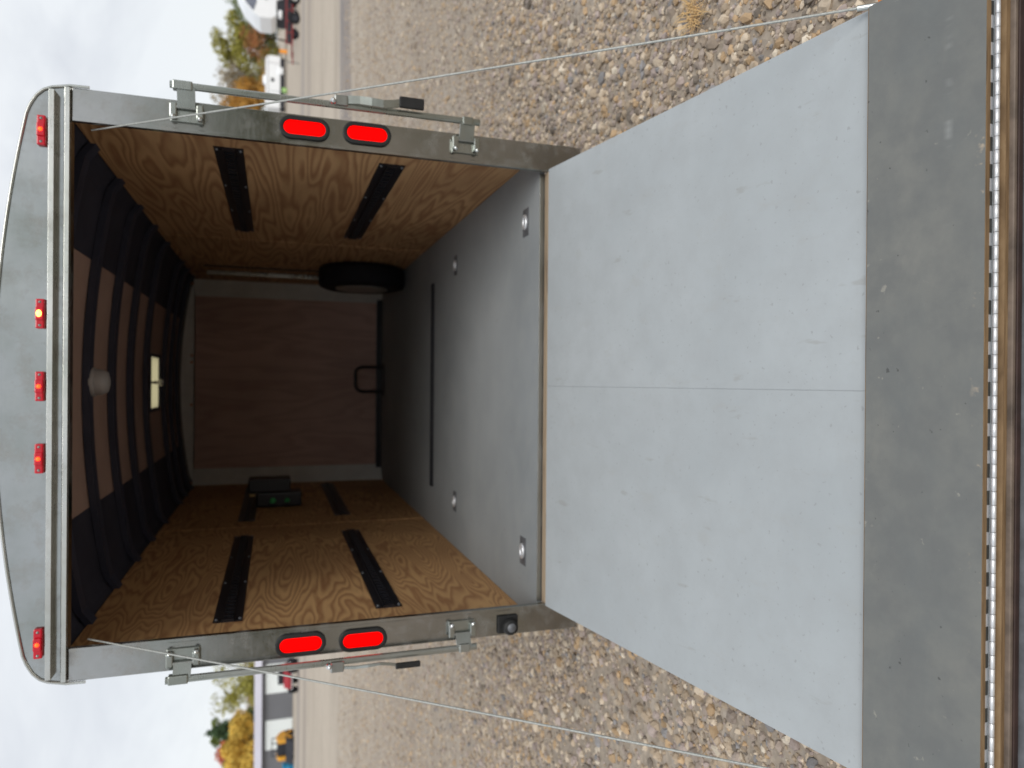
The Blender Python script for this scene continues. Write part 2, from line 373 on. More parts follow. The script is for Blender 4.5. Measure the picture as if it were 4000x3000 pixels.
# front wall
w = MB(); w.box(-.768, .768, LEN-.001, LEN+.012, ZF+.052, 2.012); tp(w.obj('front_panel', 'ply_front', bevel=.001))
for sgn in (1, -1):
    w = MB(); x0, x1 = sorted((sgn*.7685, sgn*.908)); w.prism([(x0, LEN-.004), (x1, LEN-.09 if sgn > 0 else LEN-.004), (x1, LEN+.01), (x0, LEN+.01)] if sgn > 0 else
            [(x0, LEN-.09), (x1, LEN-.004), (x1, LEN+.01), (x0, LEN+.01)], 'z', ZF+.001, 2.012); tp(w.obj('corner_trim', 'trim_grey'))
w = MB(); w.box(-.80, .80, LEN-.03, LEN-.002, ZF+.001, ZF+.05); tp(w.obj('base_strip', 'black_steel'))
xs = list(np.linspace(-.905, .905, 25))
w = MB(); w.prism([(x, 2.0125) for x in (-.905, .905)]+[(x, min(zr(x), zr(.9))-.03 if False else zr(x)-.034) for x in xs[::-1]], 'y', LEN-.02, LEN+.01); cv = tp(w.obj('front_cove', 'trim_grey'))
sc = MB(); sc.lathe([(.0001, -.008), (.008, -.006), (.012, 0)], (0, 0, 0), 'y', 10); scm = sc.mesh('screw_copper', 'copper')
for x in (.875, .238, .178, -.20, -.895):
    o = bpy.data.objects.new('screw', scm); COL.objects.link(o); o.parent = cv; o.location = (x, LEN-.021, 2.03)
w = MB(); w.prism([(-.9405, .25), (.9405, .25)]+[(x, zr(x)+.004) for x in np.linspace(.9405, -.9405, 61)], 'y', LEN+.0125, LEN+.06); tp(w.obj('front_skin', 'skin_grey'))
# roof shell (with vent hole), ceiling boards, bows
VX, VY0, VY1 = .178, 2.78, 3.16
def roof_sheet(dz, x0, x1, ny, hole, name, mat, y0=.0405, y1=LEN+.05):
    xx = sorted(set([round(q, 4) for q in np.linspace(x0, x1, 29)]+[q for q in (-VX, VX, .84, .855, .87, .885, .90, .911, .922, .929, .935, .938, .94, -.84, -.855, -.87, -.885, -.90, -.911, -.922, -.929, -.935, -.938, -.94) if x0 < q < x1]))
    yy_ = sorted(set([round(q, 4) for q in np.linspace(y0, y1, ny)]+[VY0, VY1])); nn = len(xx)
    m_ = MB(); fs = []
    for j in range(len(yy_)-1):
        for i in range(nn-1):
            cx, cyy = (xx[i]+xx[i+1])/2, (yy_[j]+yy_[j+1])/2
            if hole and abs(cx) < VX and VY0 < cyy < VY1: continue
            fs.append((j*nn+i, j*nn+i+1, (j+1)*nn+i+1, (j+1)*nn+i))
    m_.add([(x, y, zr(x)-dz) for y in yy_ for x in xx], fs)
    o = tp(m_.obj(name, mat)); md = o.modifiers.new('thickness', 'SOLIDIFY'); md.thickness = .003; md.offset = 0; return o
roof_sheet(.002, -.9401, .9401, 6, True, 'roof_sheet', 'skin_grey')
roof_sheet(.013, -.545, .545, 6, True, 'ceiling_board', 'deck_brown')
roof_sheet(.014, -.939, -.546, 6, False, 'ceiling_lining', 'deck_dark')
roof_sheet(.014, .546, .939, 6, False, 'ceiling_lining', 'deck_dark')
for y0 in (.50, .996, 1.497, 1.989, 2.522, 3.30, 3.68, 4.06):
    w = MB(); bx = list(np.linspace(-.922, .922, 31)); nb = len(bx)
    vs_ = []; 
    for y, dz in ((y0, .018), (y0, .046), (y0+.075, .046), (y0+.075, .018)): vs_ += [(x, y, zr(x)-dz) for x in bx]
    fs_ = [(k*nb+i, k*nb+i+1, ((k+1) % 4)*nb+i+1, ((k+1) % 4)*nb+i) for k in range(4) for i in range(nb-1)]
    w.add(vs_, fs_); w.add([vs_[0], vs_[nb], vs_[2*nb], vs_[3*nb]], [(0, 1, 2, 3)]); w.add([vs_[nb-1], vs_[2*nb-1], vs_[3*nb-1], vs_[4*nb-1]], [(0, 1, 2, 3)])
    tp(w.obj('roof_bow', 'bow_black'))
# roof vent
v_ = empty('roof_vent', (0, (VY0+VY1)/2, 2.125)); tp(v_)
w = MB()
for a in ((-VX-.02, VX+.02, VY0-.02, VY0), (-VX-.02, VX+.02, VY1, VY1+.02), (-VX-.02, -VX, VY0, VY1), (VX, VX+.02, VY0, VY1)):
    w.box(a[0], a[1], a[2]-2.97, a[3]-2.97, -.004, .03)
w.obj('vent_frame', 'bow_black', v_)
w = MB(); w.box(-VX+.001, VX-.001, -.188, .188, .006, .009); w.obj('vent_lid', 'vent_lid', v_)
w = MB(); w.box(-.008, .008, -.188, .188, -.004, .0055); w.obj('cross_bar', 'black_steel', v_)
w = MB(); w.lathe([(.0001, -.055), (.022, -.05), (.026, -.03), (.012, -.022), (.012, .005)], (0, 0, 0), 'z', 16); w.obj('crank_knob', 'frosted_plastic', v_)
# dome lamp
d_ = empty('dome_lamp', (.006, 1.06, 2.104)); tp(d_)
w = MB(); w.lathe([(.066, .006), (.066, -.008), (.060, -.012)], (0, 0, 0), 'z', 24); w.obj('lamp_base', 'frosted_plastic', d_)
w = MB(); w.lathe([(.060, -.0125), (.057, -.035), (.047, -.058), (.02, -.066), (.0001, -.067)], (0, 0, 0), 'z', 24); w.obj('lamp_cover', 'frosted_plastic', d_)
# rear header plate
ox = [.9402]+list(np.linspace(.939, .845, 10))+list(np.linspace(.84, -.84, 33))+list(np.linspace(-.845, -.939, 10))+[-.9402]
outline = [(x, zr(x)) for x in ox]
w = MB(); w.prism([(-.9402, ZH+.001), (.9402, ZH+.001)]+[(x, z) for x, z in outline if z > ZH+.002], 'y', 0, .04); hd = tp(w.obj('rear_header', 'aluminium_header'))
w = MB(); w.tube([(x, -.002, z-.004) for x, z in outline], .005, 8); tp(w.obj('roof_bead', 'aluminium_trim'))
def hx(o): o.parent = hd; return o
w = MB(); w.prism([(-.034, 1.984), (-.034, 1.9995), (-.028, 1.9995), (-.028, 1.992), (-.0005, 1.996), (-.0005, 1.984)], 'x', -.912, .912); hx(w.obj('drip_rail', 'aluminium_trim', bevel=.001))
w = MB(); w.prism([(-.016, 1.9465), (-.016, 1.9605), (-.0005, 1.966), (-.0005, 1.9465)], 'x', -.93, .93); hx(w.obj('header_lip', 'aluminium_trim', bevel=.001))
# rear posts
for sgn in (1, -1):
    w = MB(); x0, x1 = sorted((sgn*HW, sgn*.9355)); w.box(x0, x1, 0, .018, .205, ZH); p_ = tp(w.obj('rear_post', 'aluminium_post', bevel=.003))
    w = MB(); x0, x1 = sorted((sgn*(HW-.0005), sgn*(HW+.012))); w.box(x0, x1, -.006, -.0005, .30, ZH-.002); q = w.obj('post_edge', 'aluminium_post', bevel=.002); q.parent = p_
# ---- tail lights
def oval(hw, hh, n=14):
    pts = []
    for k in range(n+1): a = -math.pi/2+math.pi*k/n; pts.append((math.cos(a)*hw, (hh-hw)+0+math.sin(a)*hw))
    pts = []
    for k in range(n+1): a = math.pi*k/n; pts.append((math.cos(a)*hw, (hh-hw)+math.sin(a)*hw))
    for k in range(n+1): a = math.pi+math.pi*k/n; pts.append((math.cos(a)*hw, -(hh-hw)+math.sin(a)*hw))
    return pts
def ring_solid(m_, pts_out, pts_in, y0, y1, mi=0):
    n = len(pts_out); vs_ = [(x, y0, z) for x, z in pts_out]+[(x, y1, z) for x, z in pts_out]+[(x, y1, z) for x, z in pts_in]+[(x, y0, z) for x, z in pts_in]
    m_.add(vs_, [(k*n+i, k*n+(i+1) % n, ((k+1) % 4)*n+(i+1) % n, ((k+1) % 4)*n+i) for k in range(4) for i in range(n)], mi, True)
tl = empty('tail_light', (0, 0, 0)); tp(tl)
w = MB(); ring_solid(w, oval(.0385, .084), oval(.0245, .070), -.001, -.012); w.obj('grommet', 'rubber', tl, bevel=.002)
w = MB()
oo = oval(.0243, .0695); oi = oval(.020, .064); nn = len(oo)
w.add([(x, -.0065, z) for x, z in oo]+[(x, -.009, z) for x, z in oi], [(i, (i+1) % nn, nn+(i+1) % nn, nn+i) for i in range(nn)], 0, True); w.add([(x, -.009, z) for x, z in oi], [tuple(range(nn))]); w.obj('lens', 'tail_lens', tl)
tl.location = (.891, 2.2-2.2, 1.241)
def at(o, x, y, z):
    o.parent = tr_; o.matrix_parent_inverse = Matrix.Translation((0, -2.2, 0)); o.location = (x, y, z); return o
at(tl, .888, 0, 1.241)
for x, z in ((.893, 1.028), (-.890, 1.241), (-.896, 1.029)):
    c_ = link_copy(tl, tr_); at(c_, x, 0, z)
# ---- marker lights on the header
mk = empty('marker_light'); at(mk, .788, 0, 2.024)
w = MB(); w.bbox(-.046, .046, -.016, -.0005, -.012, .012, .004); w.obj('lens', 'marker_lens', mk)
w = MB(); w.bbox(-.020, .020, -.024, -.014, -.0125, .0115, .004); w.obj('lens_dome', 'marker_lens', mk)
w = MB(); w.lathe([(.0001, -.0275), (.004, -.0268), (.0065, -.024)], (0, 0, 0), 'y', 12); w.obj('diode', 'marker_led', mk)
w = MB(); w.lathe([(.0001, -.003), (.003, -.002), (.0045, 0)], (.036, -.0162, 0), 'y', 8); w.obj('screw', 'galvanised', mk)
w = MB(); w.lathe([(.0001, -.003), (.003, -.002), (.0045, 0)], (-.036, -.0162, 0), 'y', 8); w.obj('screw', 'galvanised', mk)
for x in (.22, -.005, -.229, -.803):
    c_ = link_copy(mk, tr_); at(c_, x, 0, 2.024)
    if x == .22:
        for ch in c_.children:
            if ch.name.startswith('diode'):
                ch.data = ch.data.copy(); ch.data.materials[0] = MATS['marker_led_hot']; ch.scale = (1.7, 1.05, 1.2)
# ---- logistic tracks (E-track) on walls, floor strip
def track_mesh(L):
    """along +y from 0..L, mounted on plane x=0 facing -x, height centred on z"""
    w = MB()
    w.box(-.003, -.0003, 0, L, -.0535, -.022); w.box(-.003, -.0003, 0, L, .022, .0535)
    w.box(-.012, -.0003, .0, L, -.0219, -.0165); w.box(-.012, -.0003, .0, L, .0165, .0219)
    w.box(-.0022, -.0003, .001, L-.001, -.0164, .0164, 1)
    k = .0
    while k < L:
        w.box(-.0115, -.004, k, min(k+.026, L), -.0163, .0163); k += .0503
    return w.mesh('wall_track', ['black_steel', 'deck_dark'])
tm_long = track_mesh(1.60)
sc = MB(); sc.lathe([(.0001, -.006), (.005, -.005), (.007, 0)], (0, 0, 0), 'x', 8); scr = sc.mesh('screw', 'frame_grey')
for sgn in (1, -1):
    for y0, z in ((.375, 1.508 if sgn > 0 else 1.498), (.375, .880), (2.46, 1.503), (2.52, .877))[:2 if sgn > 0 else 4]:
        o = bpy.data.objects.new('wall_track', tm_long); COL.objects.link(o); at(o, sgn*(WI-.0006), y0, z)
        if sgn < 0: o.scale = (-1, 1, 1)
        for yy_ in (.025, .56, 1.06, 1.575):
            for zz in (-.043, .043):
                s_ = bpy.data.objects.new('screw', scr); COL.objects.link(s_); s_.parent = o; s_.location = (-.0031, yy_, zz)
w = MB(); w.box(-.655, .655, 1.965, 2.045, ZF+.0005, ZF+.004); w.box(-.655, .655, 1.982, 1.990, ZF+.004, ZF+.012); w.box(-.655, .655, 2.02, 2.028, ZF+.004, ZF+.012)
tp(w.obj('floor_track', 'black_steel'))
# ---- recessed floor rings
dr = empty('floor_ring'); at(dr, .675, .20, ZF)
w = MB(); w.bbox(-.056, .056, -.034, .034, .0004, .003, .001); w.obj('pan', 'frame_grey', dr)
w = MB(); ang = np.linspace(0, 2*math.pi, 25)
w.tube([(math.cos(a)*.026, math.sin(a)*.017, .006) for a in ang], .0065, 8); w.obj('ring', 'hinge_steel', dr)
for x, y in ((.683, 1.405), (-.673, .205), (-.656, 1.38)): c_ = link_copy(dr, tr_); at(c_, x, y, ZF)
# ---- bar locks
def bar_lock(sgn, xr, yr, hwid=.014, name='bar_lock'):
    e_ = empty(name); at(e_, 0, 0, 0)
    w = MB(); w.tube([(xr*sgn, yr, 1.66), (xr*sgn, yr, .625)], .0118, 12); w.obj('rod', 'zinc', e_)
    for z in (1.612, .672):
        w = MB(); x0, x1 = sorted((sgn*(xr-.017), sgn*(xr+.012))); w.bbox(x0, x1, yr-.016, yr+.012, z-.02, z+.04 if z > 1 else z+.02, .004); w.obj('cam_end', 'zinc', e_)
        w = MB(); x0, x1 = sorted((sgn*.862, sgn*.905)); w.bbox(x0, x1, -.010, -.0005, z-.05, z+.05, .003)
        for dz in (-.040, .040):
            x0, x1 = sorted((sgn*.872, sgn*.918)); w.bbox(x0, x1, -.026, -.009, z+dz-.011, z+dz+.011, .004)
        w.obj('hinge_plate', 'zinc', e_)
        for dz in (-.040, .040):
            w = MB(); w.lathe([(.0001, -.009), (.006, -.0075), (.009, 0)], (sgn*.872, -.0262, z+dz), 'y', 10); w.obj('bolt', 'chrome', e_)
        w = MB(); w.tube([(sgn*.906, -.02, z-.034), (sgn*.906, -.02, z+.034)], .006, 8); w.obj('hinge_pin', 'galvanised', e_)
        w = MB(); w.prism([(sgn*.905, -.026), (sgn*(xr-.008), yr-.012), (sgn*(xr-.008), yr-.004), (sgn*.905, -.016)], 'z', z-.027, z+.027); w.obj('strap', 'zinc', e_)
    w = MB(); x0, x1 = sorted((sgn*(xr-.006), sgn*(xr+.030))); w.bbox(x0, x1, yr-.022, yr+.010, 1.10, 1.146, .005); w.obj('handle_hub', 'galvanised', e_)
    w = MB(); w.lathe([(.0001, -.014), (.008, -.010), (.011, 0)], (sgn*(xr+.004), yr-.024, 1.150), 'y', 10); w.obj('bolt', 'chrome', e_)
    # flat handle strap, bent
    prof = [(1.102, .018, 0), (1.06, .020, -.006), (1.02, .016, -.014), (.98, .012, -.018), (.945, .017, -.018), (.92, .024, -.016)]
    w = MB(); vs_ = []
    for z, dx, dy in prof:
        for a, b in ((-hwid, -.003), (hwid, -.003), (hwid, .003), (-hwid, .003)): vs_.append((sgn*(xr+dx+a), yr-.012+dy+b, z))
    n_ = len(prof); w.add(vs_, [(i*4+k, i*4+(k+1) % 4, (i+1)*4+(k+1) % 4, (i+1)*4+k) for i in range(n_-1) for k in range(4)]+[(0, 1, 2, 3), ((n_-1)*4, (n_-1)*4+1, (n_-1)*4+2, (n_-1)*4+3)])
    w.obj('handle', 'zinc', e_)
    w = MB(); x0, x1 = sorted((sgn*(xr+.027-hwid-.005), sgn*(xr+.027+hwid+.005))); w.bbox(x0, x1, yr-.038, yr-.022, .838, .925, .004); w.obj('grip', 'rubber', e_)
    return e_
bar_lock(1, .971, -.035); bar_lock(-1, .949, -.045, .0045)
# ---- rubber stop on left post
e_ = empty('door_stop'); at(e_, -.892, 0, .492)
w = MB(); w.bbox(-.034, .032, -.012, -.0005, -.040, .040, .005); w.obj('stop_base', 'rubber', e_)
w = MB(); w.lathe([(.029, -.0125), (.029, -.034), (.025, -.040), (.0001, -.0405)], (-.006, 0, -.004), 'y', 20); w.obj('stop_pad', 'rubber', e_)
w = MB(); w.lathe([(.0001, -.046), (.013, -.044), (.017, -.0408)], (-.006, 0, -.006), 'y', 14); w.obj('stop_bolt', 'frame_grey', e_)
# ---- side door jamb inside on the right wall near the front
w = MB(); w.bbox(.880, .9105, 3.70, 3.745, ZF+.02, 1.86, .004); tp(w.obj('door_jamb', 'aluminium_trim'))
w = MB(); w.box(.903, .9108, 3.43, 3.455, ZF+.02, 1.86); tp(w.obj('door_gasket', 'rubber'))
# ---- underframe and wheels
w = MB()
for x0, x1 in ((-.80, -.74), (.74, .80)): w.box(x0, x1, .07, LEN, .235, .33)
for y in np.arange(.3, LEN, .6): w.box(-.735, .735, y, y+.05, .25, .329)
tp(w.obj('underframe', 'dark_under'))
def wheel(parent, c, r=.30, wd=.18, axis='x', rim='rim_steel', conv=None):
    e_ = empty('wheel', (0, 0, 0)); 
    w = MB(); h = wd/2
    w.lathe([(r*.58, -h*.86), (r*.66, -h), (r*.86, -h*1.02), (r*.97, -h*.82), (r, -h*.5), (r, h*.5), (r*.97, h*.82), (r*.86, h*1.02), (r*.66, h), (r*.58, h*.86)], (0, 0, 0), axis, 30); w.obj('tyre', 'tyre_rubber', e_)
    w = MB(); w.lathe([(.0001, -h*.45), (r*.2, -h*.55), (r*.38, -h*.40), (r*.52, -h*.5), (r*.585, -h*.88), (r*.585, h*.88), (r*.52, h*.5), (r*.38, h*.4), (r*.2, h*.55), (.0001, h*.45)], (0, 0, 0), axis, 26); w.obj('rim', rim, e_)
    e_.parent = parent
    if parent is tr_: e_.matrix_parent_inverse = Matrix.Translation((0, -2.2, 0))
    e_.location = c; return e_
for sgn in (1, -1):
    wheel(tr_, (sgn*1.06, 2.6, .31), .31, .19)
    w = MB(); fp = [(2.6+.42*math.cos(a), .36+.34*math.sin(a)) for a in np.linspace(0, math.pi, 13)]; fi = [(2.6+.41*math.cos(a), .36+.33*math.sin(a)) for a in np.linspace(math.pi, 0, 13)]
    w.prism(fp+fi, 'x', *sorted((sgn*.945, sgn*1.17))); tp(w.obj('fender', 'aluminium_trim'))
    w = MB(); w.tube([(0, 2.6, .31), (sgn*.97, 2.6, .31)], .03, 8); tp(w.obj('axle', 'dark_under'))
# tongue and jack post so that the body stands supported
w = MB(); w.tube([(-.7, LEN, .29), (0, LEN+1.1, .29)], .03, 6); w.tube([(.7, LEN, .29), (0, LEN+1.1, .29)], .03, 6); w.tube([(0, LEN+1.0, .5), (0, LEN+1.0, .0)], .03, 8); tp(w.obj('tongue', 'dark_under'))
# ---- ramp door (local: y up the slope, z normal)
TH = math.atan2(.2807, 1.5906); RL = 1.610
rd = empty('ramp_door', (0, 0, 0), rot=(TH, 0, 0)); at(rd, 0, -.005, .3407); rd.rotation_euler = (TH, 0, 0)
RW = .838
for x0, x1 in ((-RW, .0048), (.0058, RW)):
    w = MB(); w.box(x0, x1, -RL, -.001, -.020, 0); w.obj('ramp_board', 'ramp_paint', rd, bevel=.0012)
w = MB(); w.box(.00482, .00578, -RL+.001, -.002, -.012, -.0004); w.obj('seam_filler', 'ramp_paint', rd)
w = MB(); w.box(-RW, RW, -1.625, -RL-.0002, -.0195, -.007); w.obj('board_edge', 'ply_edge', rd)
FY0, FY1 = -1.604, -1.3625
w = MB(); w.box(-RW+.004, RW-.004, FY0, FY1, .0015, .020); fl = w.obj('folded_flap', 'flap_paint', rd, bevel=.001)
w = MB(); w.box(-RW+.004, RW-.004, FY0-.0012, FY0-.0002, .002, .0195); w.obj('flap_edge', 'ply_edge', fl)
w = MB(); w.box(-RW+.004, RW-.004, FY1+.0002, FY1+.0012, .002, .0195); w.obj('flap_edge', 'ply_edge', fl)
# continuous hinge: alternating knuckles
def knuck(up):
    w = MB(); w.tube([(-.0123, 0, 0), (-.0118, 0, 0), (.0118, 0, 0), (.0123, 0, 0)], [.0042, .0047, .0047, .0042], 12)
    if up: w.box(-.0120, .0120, .0068, .0082, .0005, .0065)
    else: w.box(-.0120, .0120, -.0012, .0010, -.0065, -.002)
    return w.mesh('hinge_knuckle', 'hinge_steel')
ka, kb = knuck(True), knuck(False)
nk = 66; 
for i in range(nk):
    o = bpy.data.objects.new('hinge_knuckle', ka if i % 2 == 0 else kb); COL.objects.link(o); o.parent = rd; o.location = (-RW+.012+i*(2*RW-.024)/(nk-1), -1.6135, .0005)
w = MB(); w.box(-RW+.004, RW-.004, -1.6064, -1.6054, -.001, .0068); w.obj('hinge_leaf', 'hinge_dark', rd)
# steel frame under the boards
w = MB(); w.box(-RW, RW, -1.634, -RL+.06, -.030, -.0198); w.obj('frame_rail', 'frame_brown', rd, bevel=.002)
w = MB(); w.box(-RW, RW, -1.637, -1.58, -.0452, -.0302); w.obj('frame_channel', 'frame_rust', rd, bevel=.002)
w = MB(); w.box(-RW, RW, -1.662, -1.58, -.0515, -.0455); w.obj('frame_lip', 'frame_grey', rd, bevel=.002)
for sgn in (1, -1):
    w = MB(); x0, x1 = sorted((sgn*(RW-.04), sgn*(RW-.001))); w.box(x0, x1, -RL+.061, -.02, -.052, -.0205); w.obj('frame_rail', 'frame_brown', rd, bevel=.002)
    # cable anchor
    w = MB(); x0, x1 = sorted((sgn*(RW+.0005), sgn*(RW+.034))); w.bbox(x0, x1, -1.475, -1.395, -.045, -.012, .002); w.obj('anchor_plate', 'black_steel', rd)
    w = MB(); x0, x1 = sorted((sgn*(RW+.0005), sgn*(RW+.026))); w.bbox(x0, x1, -1.392, -1.368, -.030, -.002, .002); w.obj('anchor_tag', 'orange_paint', rd)
    w = MB(); x0, x1 = sorted((sgn*(RW+.0005), sgn*(RW+.034))); w.bbox(x0, x1, -1.50, -1.478, -.030, -.002, .002); w.obj('anchor_tag', 'orange_paint', rd)
    w = MB(); w.tube([(sgn*(RW+.007), -1.40, -.018), (sgn*(RW+.03), -1.40, -.018)], .007, 10); w.lathe([(.0001, .010), (.012, .008), (.012, 0), (.0001, 0)], (sgn*(RW+.012), -1.43, -.02), 'x', 10); w.obj('anchor_bolt', 'galvanised', rd)
# support cables from the header corners to the ramp edge
M = Matrix.Translation((0, -.005, .3407)) @ Matrix.Rotation(TH, 4, 'X')
for sgn in (1, -1):
    a = Vector((sgn*.822, .05, 1.90)); b = M @ (Vector((RW-.002, -1.365, .012)) if sgn > 0 else Vector((-RW-.020, -1.372, -.008))); pts = []
    for k in range(25):
        t = k/24; p = a.lerp(b, t); p.z -= .05*4*t*(1-t)*.25; pts.append(p)
    w = MB(); w.tube(pts, .0030, 7); cb = tp(w.obj('ramp_cable', 'cable_steel'))
    d = (pts[-1]-pts[-2]).normalized(); w = MB(); w.tube([pts[-1]-d*.03, pts[-1]+d*.012], .0062, 10); q = w.obj('cable_ferrule', 'chrome', cb)
    w = MB(); w.tube([pts[-1]+d*.01+Vector((0, .012*math.cos(t), .012*math.sin(t)))+d*.012 for t in np.linspace(0, 2*math.pi, 15)], .0028, 6); w.obj('cable_eye', 'galvanised', cb)

# ------------------------------------------------------------------ things inside the trailer
e_ = empty('spare_wheel', (.822, 3.12, .690)); tag(e_, 'black spare wheel standing against the right plywood wall inside the trailer', 'spare wheel')
w = wheel(e_, (0, 0, 0), .330, .165)
for ch in list(w.children): ch.parent = e_
q = MB(); q.lathe([(.0001, -.081), (.08, -.083), (.15, -.086), (.195, -.088), (.20, -.080)], (0, 0, 0), 'x', 30); q.obj('hub_face', 'rim_steel', e_)
bpy.data.objects.remove(w)
e_ = empty('wall_device', (-.80, 3.05, 1.32)); tag(e_, 'black box device with two green marks hung on the left inner wall', 'device box')
w = MB(); w.bbox(.001, .100, -.10, .10, -.105, .19, .012); w.obj('casing', 'black_steel', e_)
w = MB(); w.bbox(-.108, -.001, -.09, .10, -.185, .135, .015); w.obj('side_unit', 'black_steel', e_)
for z, r in ((.018, .022), (-.082, .018)):
    w = MB(); w.lathe([(.0001, -.012), (r*.8, -.010), (r, 0)], (-.06, -.0905, z), 'y', 16); w.obj('green_mark', 'green_plastic', e_)
w = MB(); w.box(-.022, -.006, -.1015, -.1003, .142, .178); w.obj('label_strip', 'brass', e_)
e_ = empty('floor_hoop', (.04, 4.22, ZF)); tag(e_, 'black tubular hoop standing on the trailer floor before the front wall', 'hoop')
pts = [(-.115, 0, .005), (-.115, 0, .19)]+[(-.115+.06-.06*math.cos(a), 0, .19+.07*math.sin(a)) for a in np.linspace(.2, math.pi/2, 6)]+[(.055+.06*math.sin(a), 0, .19+.07*math.cos(a)) for a in np.linspace(0, math.pi/2-.2, 6)]+[(.115, 0, .19), (.115, 0, .005)]
w = MB(); w.tube(pts, .014, 10); w.obj('hoop_tube', 'black_steel', e_)
w = MB(); w.bbox(-.15, .15, -.04, .04, .0005, .008, .002); w.obj('foot_plate', 'black_steel', e_)

# ------------------------------------------------------------------ gravel stones
bm = bmesh.new(); bmesh.ops.create_icosphere(bm, subdivisions=1, radius=1); I0v = np.array([v.co[:] for v in bm.verts]); I0f = np.array([[v.index for v in f.verts] for f in bm.faces]); bm.free()
bm = bmesh.new(); bmesh.ops.create_icosphere(bm, subdivisions=2, radius=1); I1v = np.array([v.co[:] for v in bm.verts]); I1f = np.array([[v.index for v in f.verts] for f in bm.faces]); bm.free()
PAL = np.array([1.04, 1.03, 1.02])*np.array([(.40, .32, .235), (.33, .275, .235), (.25, .245, .25), (.52, .435, .335), (.44, .31, .185), (.17, .145, .12), (.35, .29, .265), (.29, .235, .185), (.60, .53, .43)])
PW = np.array([.25, .18, .045, .17, .09, .04, .12, .065, .04]); PW /= PW.sum()
def rocks(P, S, name, ico, blend=0.):
    V0, F0 = ico; n = len(P); nv, nf = len(V0), len(F0)
    q = rng.normal(size=(n, 4)); q /= np.linalg.norm(q, axis=1)[:, None]; a, b, c, d = q.T
    R = np.stack([1-2*(c*c+d*d), 2*(b*c-a*d), 2*(b*d+a*c), 2*(b*c+a*d), 1-2*(b*b+d*d), 2*(c*d-a*b), 2*(b*d-a*c), 2*(c*d+a*b), 1-2*(b*b+c*c)], 1).reshape(n, 3, 3)
    sc_ = np.stack([rng.uniform(.75, 1.25, n), rng.uniform(.65, 1.0, n), rng.uniform(.5, .85, n)], 1)*S[:, None]
    jit = 1+rng.uniform(-.22, .22, (n, nv, 1))
    lean = rng.uniform(-1, 1, n)[:, None]
    L_ = V0[None]*jit*sc_[:, None, :]
    small = rng.normal(size=(n, 3))*np.array([.35, .35, 0]);             # mostly lying flat: yaw + small tilt
    yaw = rng.uniform(0, 6.283, n); cy_, sy_ = np.cos(yaw), np.sin(yaw); tx = small[:, 0]; ty = small[:, 1]
    Rz = np.zeros((n, 3, 3)); Rz[:, 0, 0] = cy_; Rz[:, 0, 1] = -sy_; Rz[:, 1, 0] = sy_; Rz[:, 1, 1] = cy_; Rz[:, 2, 2] = 1
    Rx = np.zeros((n, 3, 3)); Rx[:, 0, 0] = 1; Rx[:, 1, 1] = np.cos(tx); Rx[:, 1, 2] = -np.sin(tx); Rx[:, 2, 1] = np.sin(tx); Rx[:, 2, 2] = np.cos(tx)
    Rt = np.einsum('nij,njk->nik', Rx, Rz)
    W_ = np.einsum('nij,nvj->nvi', Rt, L_)+P[:, None, :]
    V = W_.reshape(-1, 3); F = (F0[None]+np.arange(n)[:, None, None]*nv).reshape(-1, 3)
    me = bpy.data.meshes.new(name); me.vertices.add(len(V)); me.vertices.foreach_set('co', V.ravel().astype(np.float32))
    me.loops.add(F.size); me.loops.foreach_set('vertex_index', F.ravel().astype(np.int32))
    me.polygons.add(len(F)); me.polygons.foreach_set('loop_start', (np.arange(len(F))*3).astype(np.int32)); me.polygons.foreach_set('loop_total', np.full(len(F), 3, np.int32))
    me.update(calc_edges=True); me.shade_flat()
    col = PAL[rng.choice(len(PAL), n, p=PW)]*rng.uniform(.8, 1.3, (n, 1)); col = col*(1-blend)+np.array((.42, .35, .275))*blend; C_ = np.ones((n, nv, 4)); C_[:, :, :3] = col[:, None, :]
    at_ = me.color_attributes.new('Col', 'FLOAT_COLOR', 'POINT'); at_.data.foreach_set('color', C_.reshape(-1).astype(np.float32))
    me.materials.append(MATS['stone']); o = bpy.data.objects.new(name, me); COL.objects.link(o); return o
def scatter(n, y0, y1, s_med, s_sig, smin, smax):
    y = rng.uniform(y0, y1, n*3); side = rng.choice([-1, 1], n*3); wmax = .60*(y+2.6)+.55
    x = side*(.80+rng.uniform(0, 1, n*3)*np.maximum(wmax-.80, .35)); keep = rng.uniform(0, 1, n*3) < np.maximum(wmax-.8, .35)/np.maximum(.6*(y1+2.6)-.25, .35)
    hidden = (np.abs(x) < .93) & (y > .3)
    ii = np.where(keep & ~hidden)[0][:n]; S = np.clip(rng.lognormal(math.log(s_med), s_sig, len(ii)), smin, smax)
    return np.stack([x[ii], y[ii], S*rng.uniform(-.02, .28, len(ii))], 1), S
Pa, Sa = scatter(48000, -2.2, 2.6, .0085, .45, .0045, .024); kk = rng.uniform(0, 1, len(Pa)) < np.clip(1.0-(Pa[:, 1]-.3)/2.6, .15, 1); Pa, Sa = Pa[kk], Sa[kk]
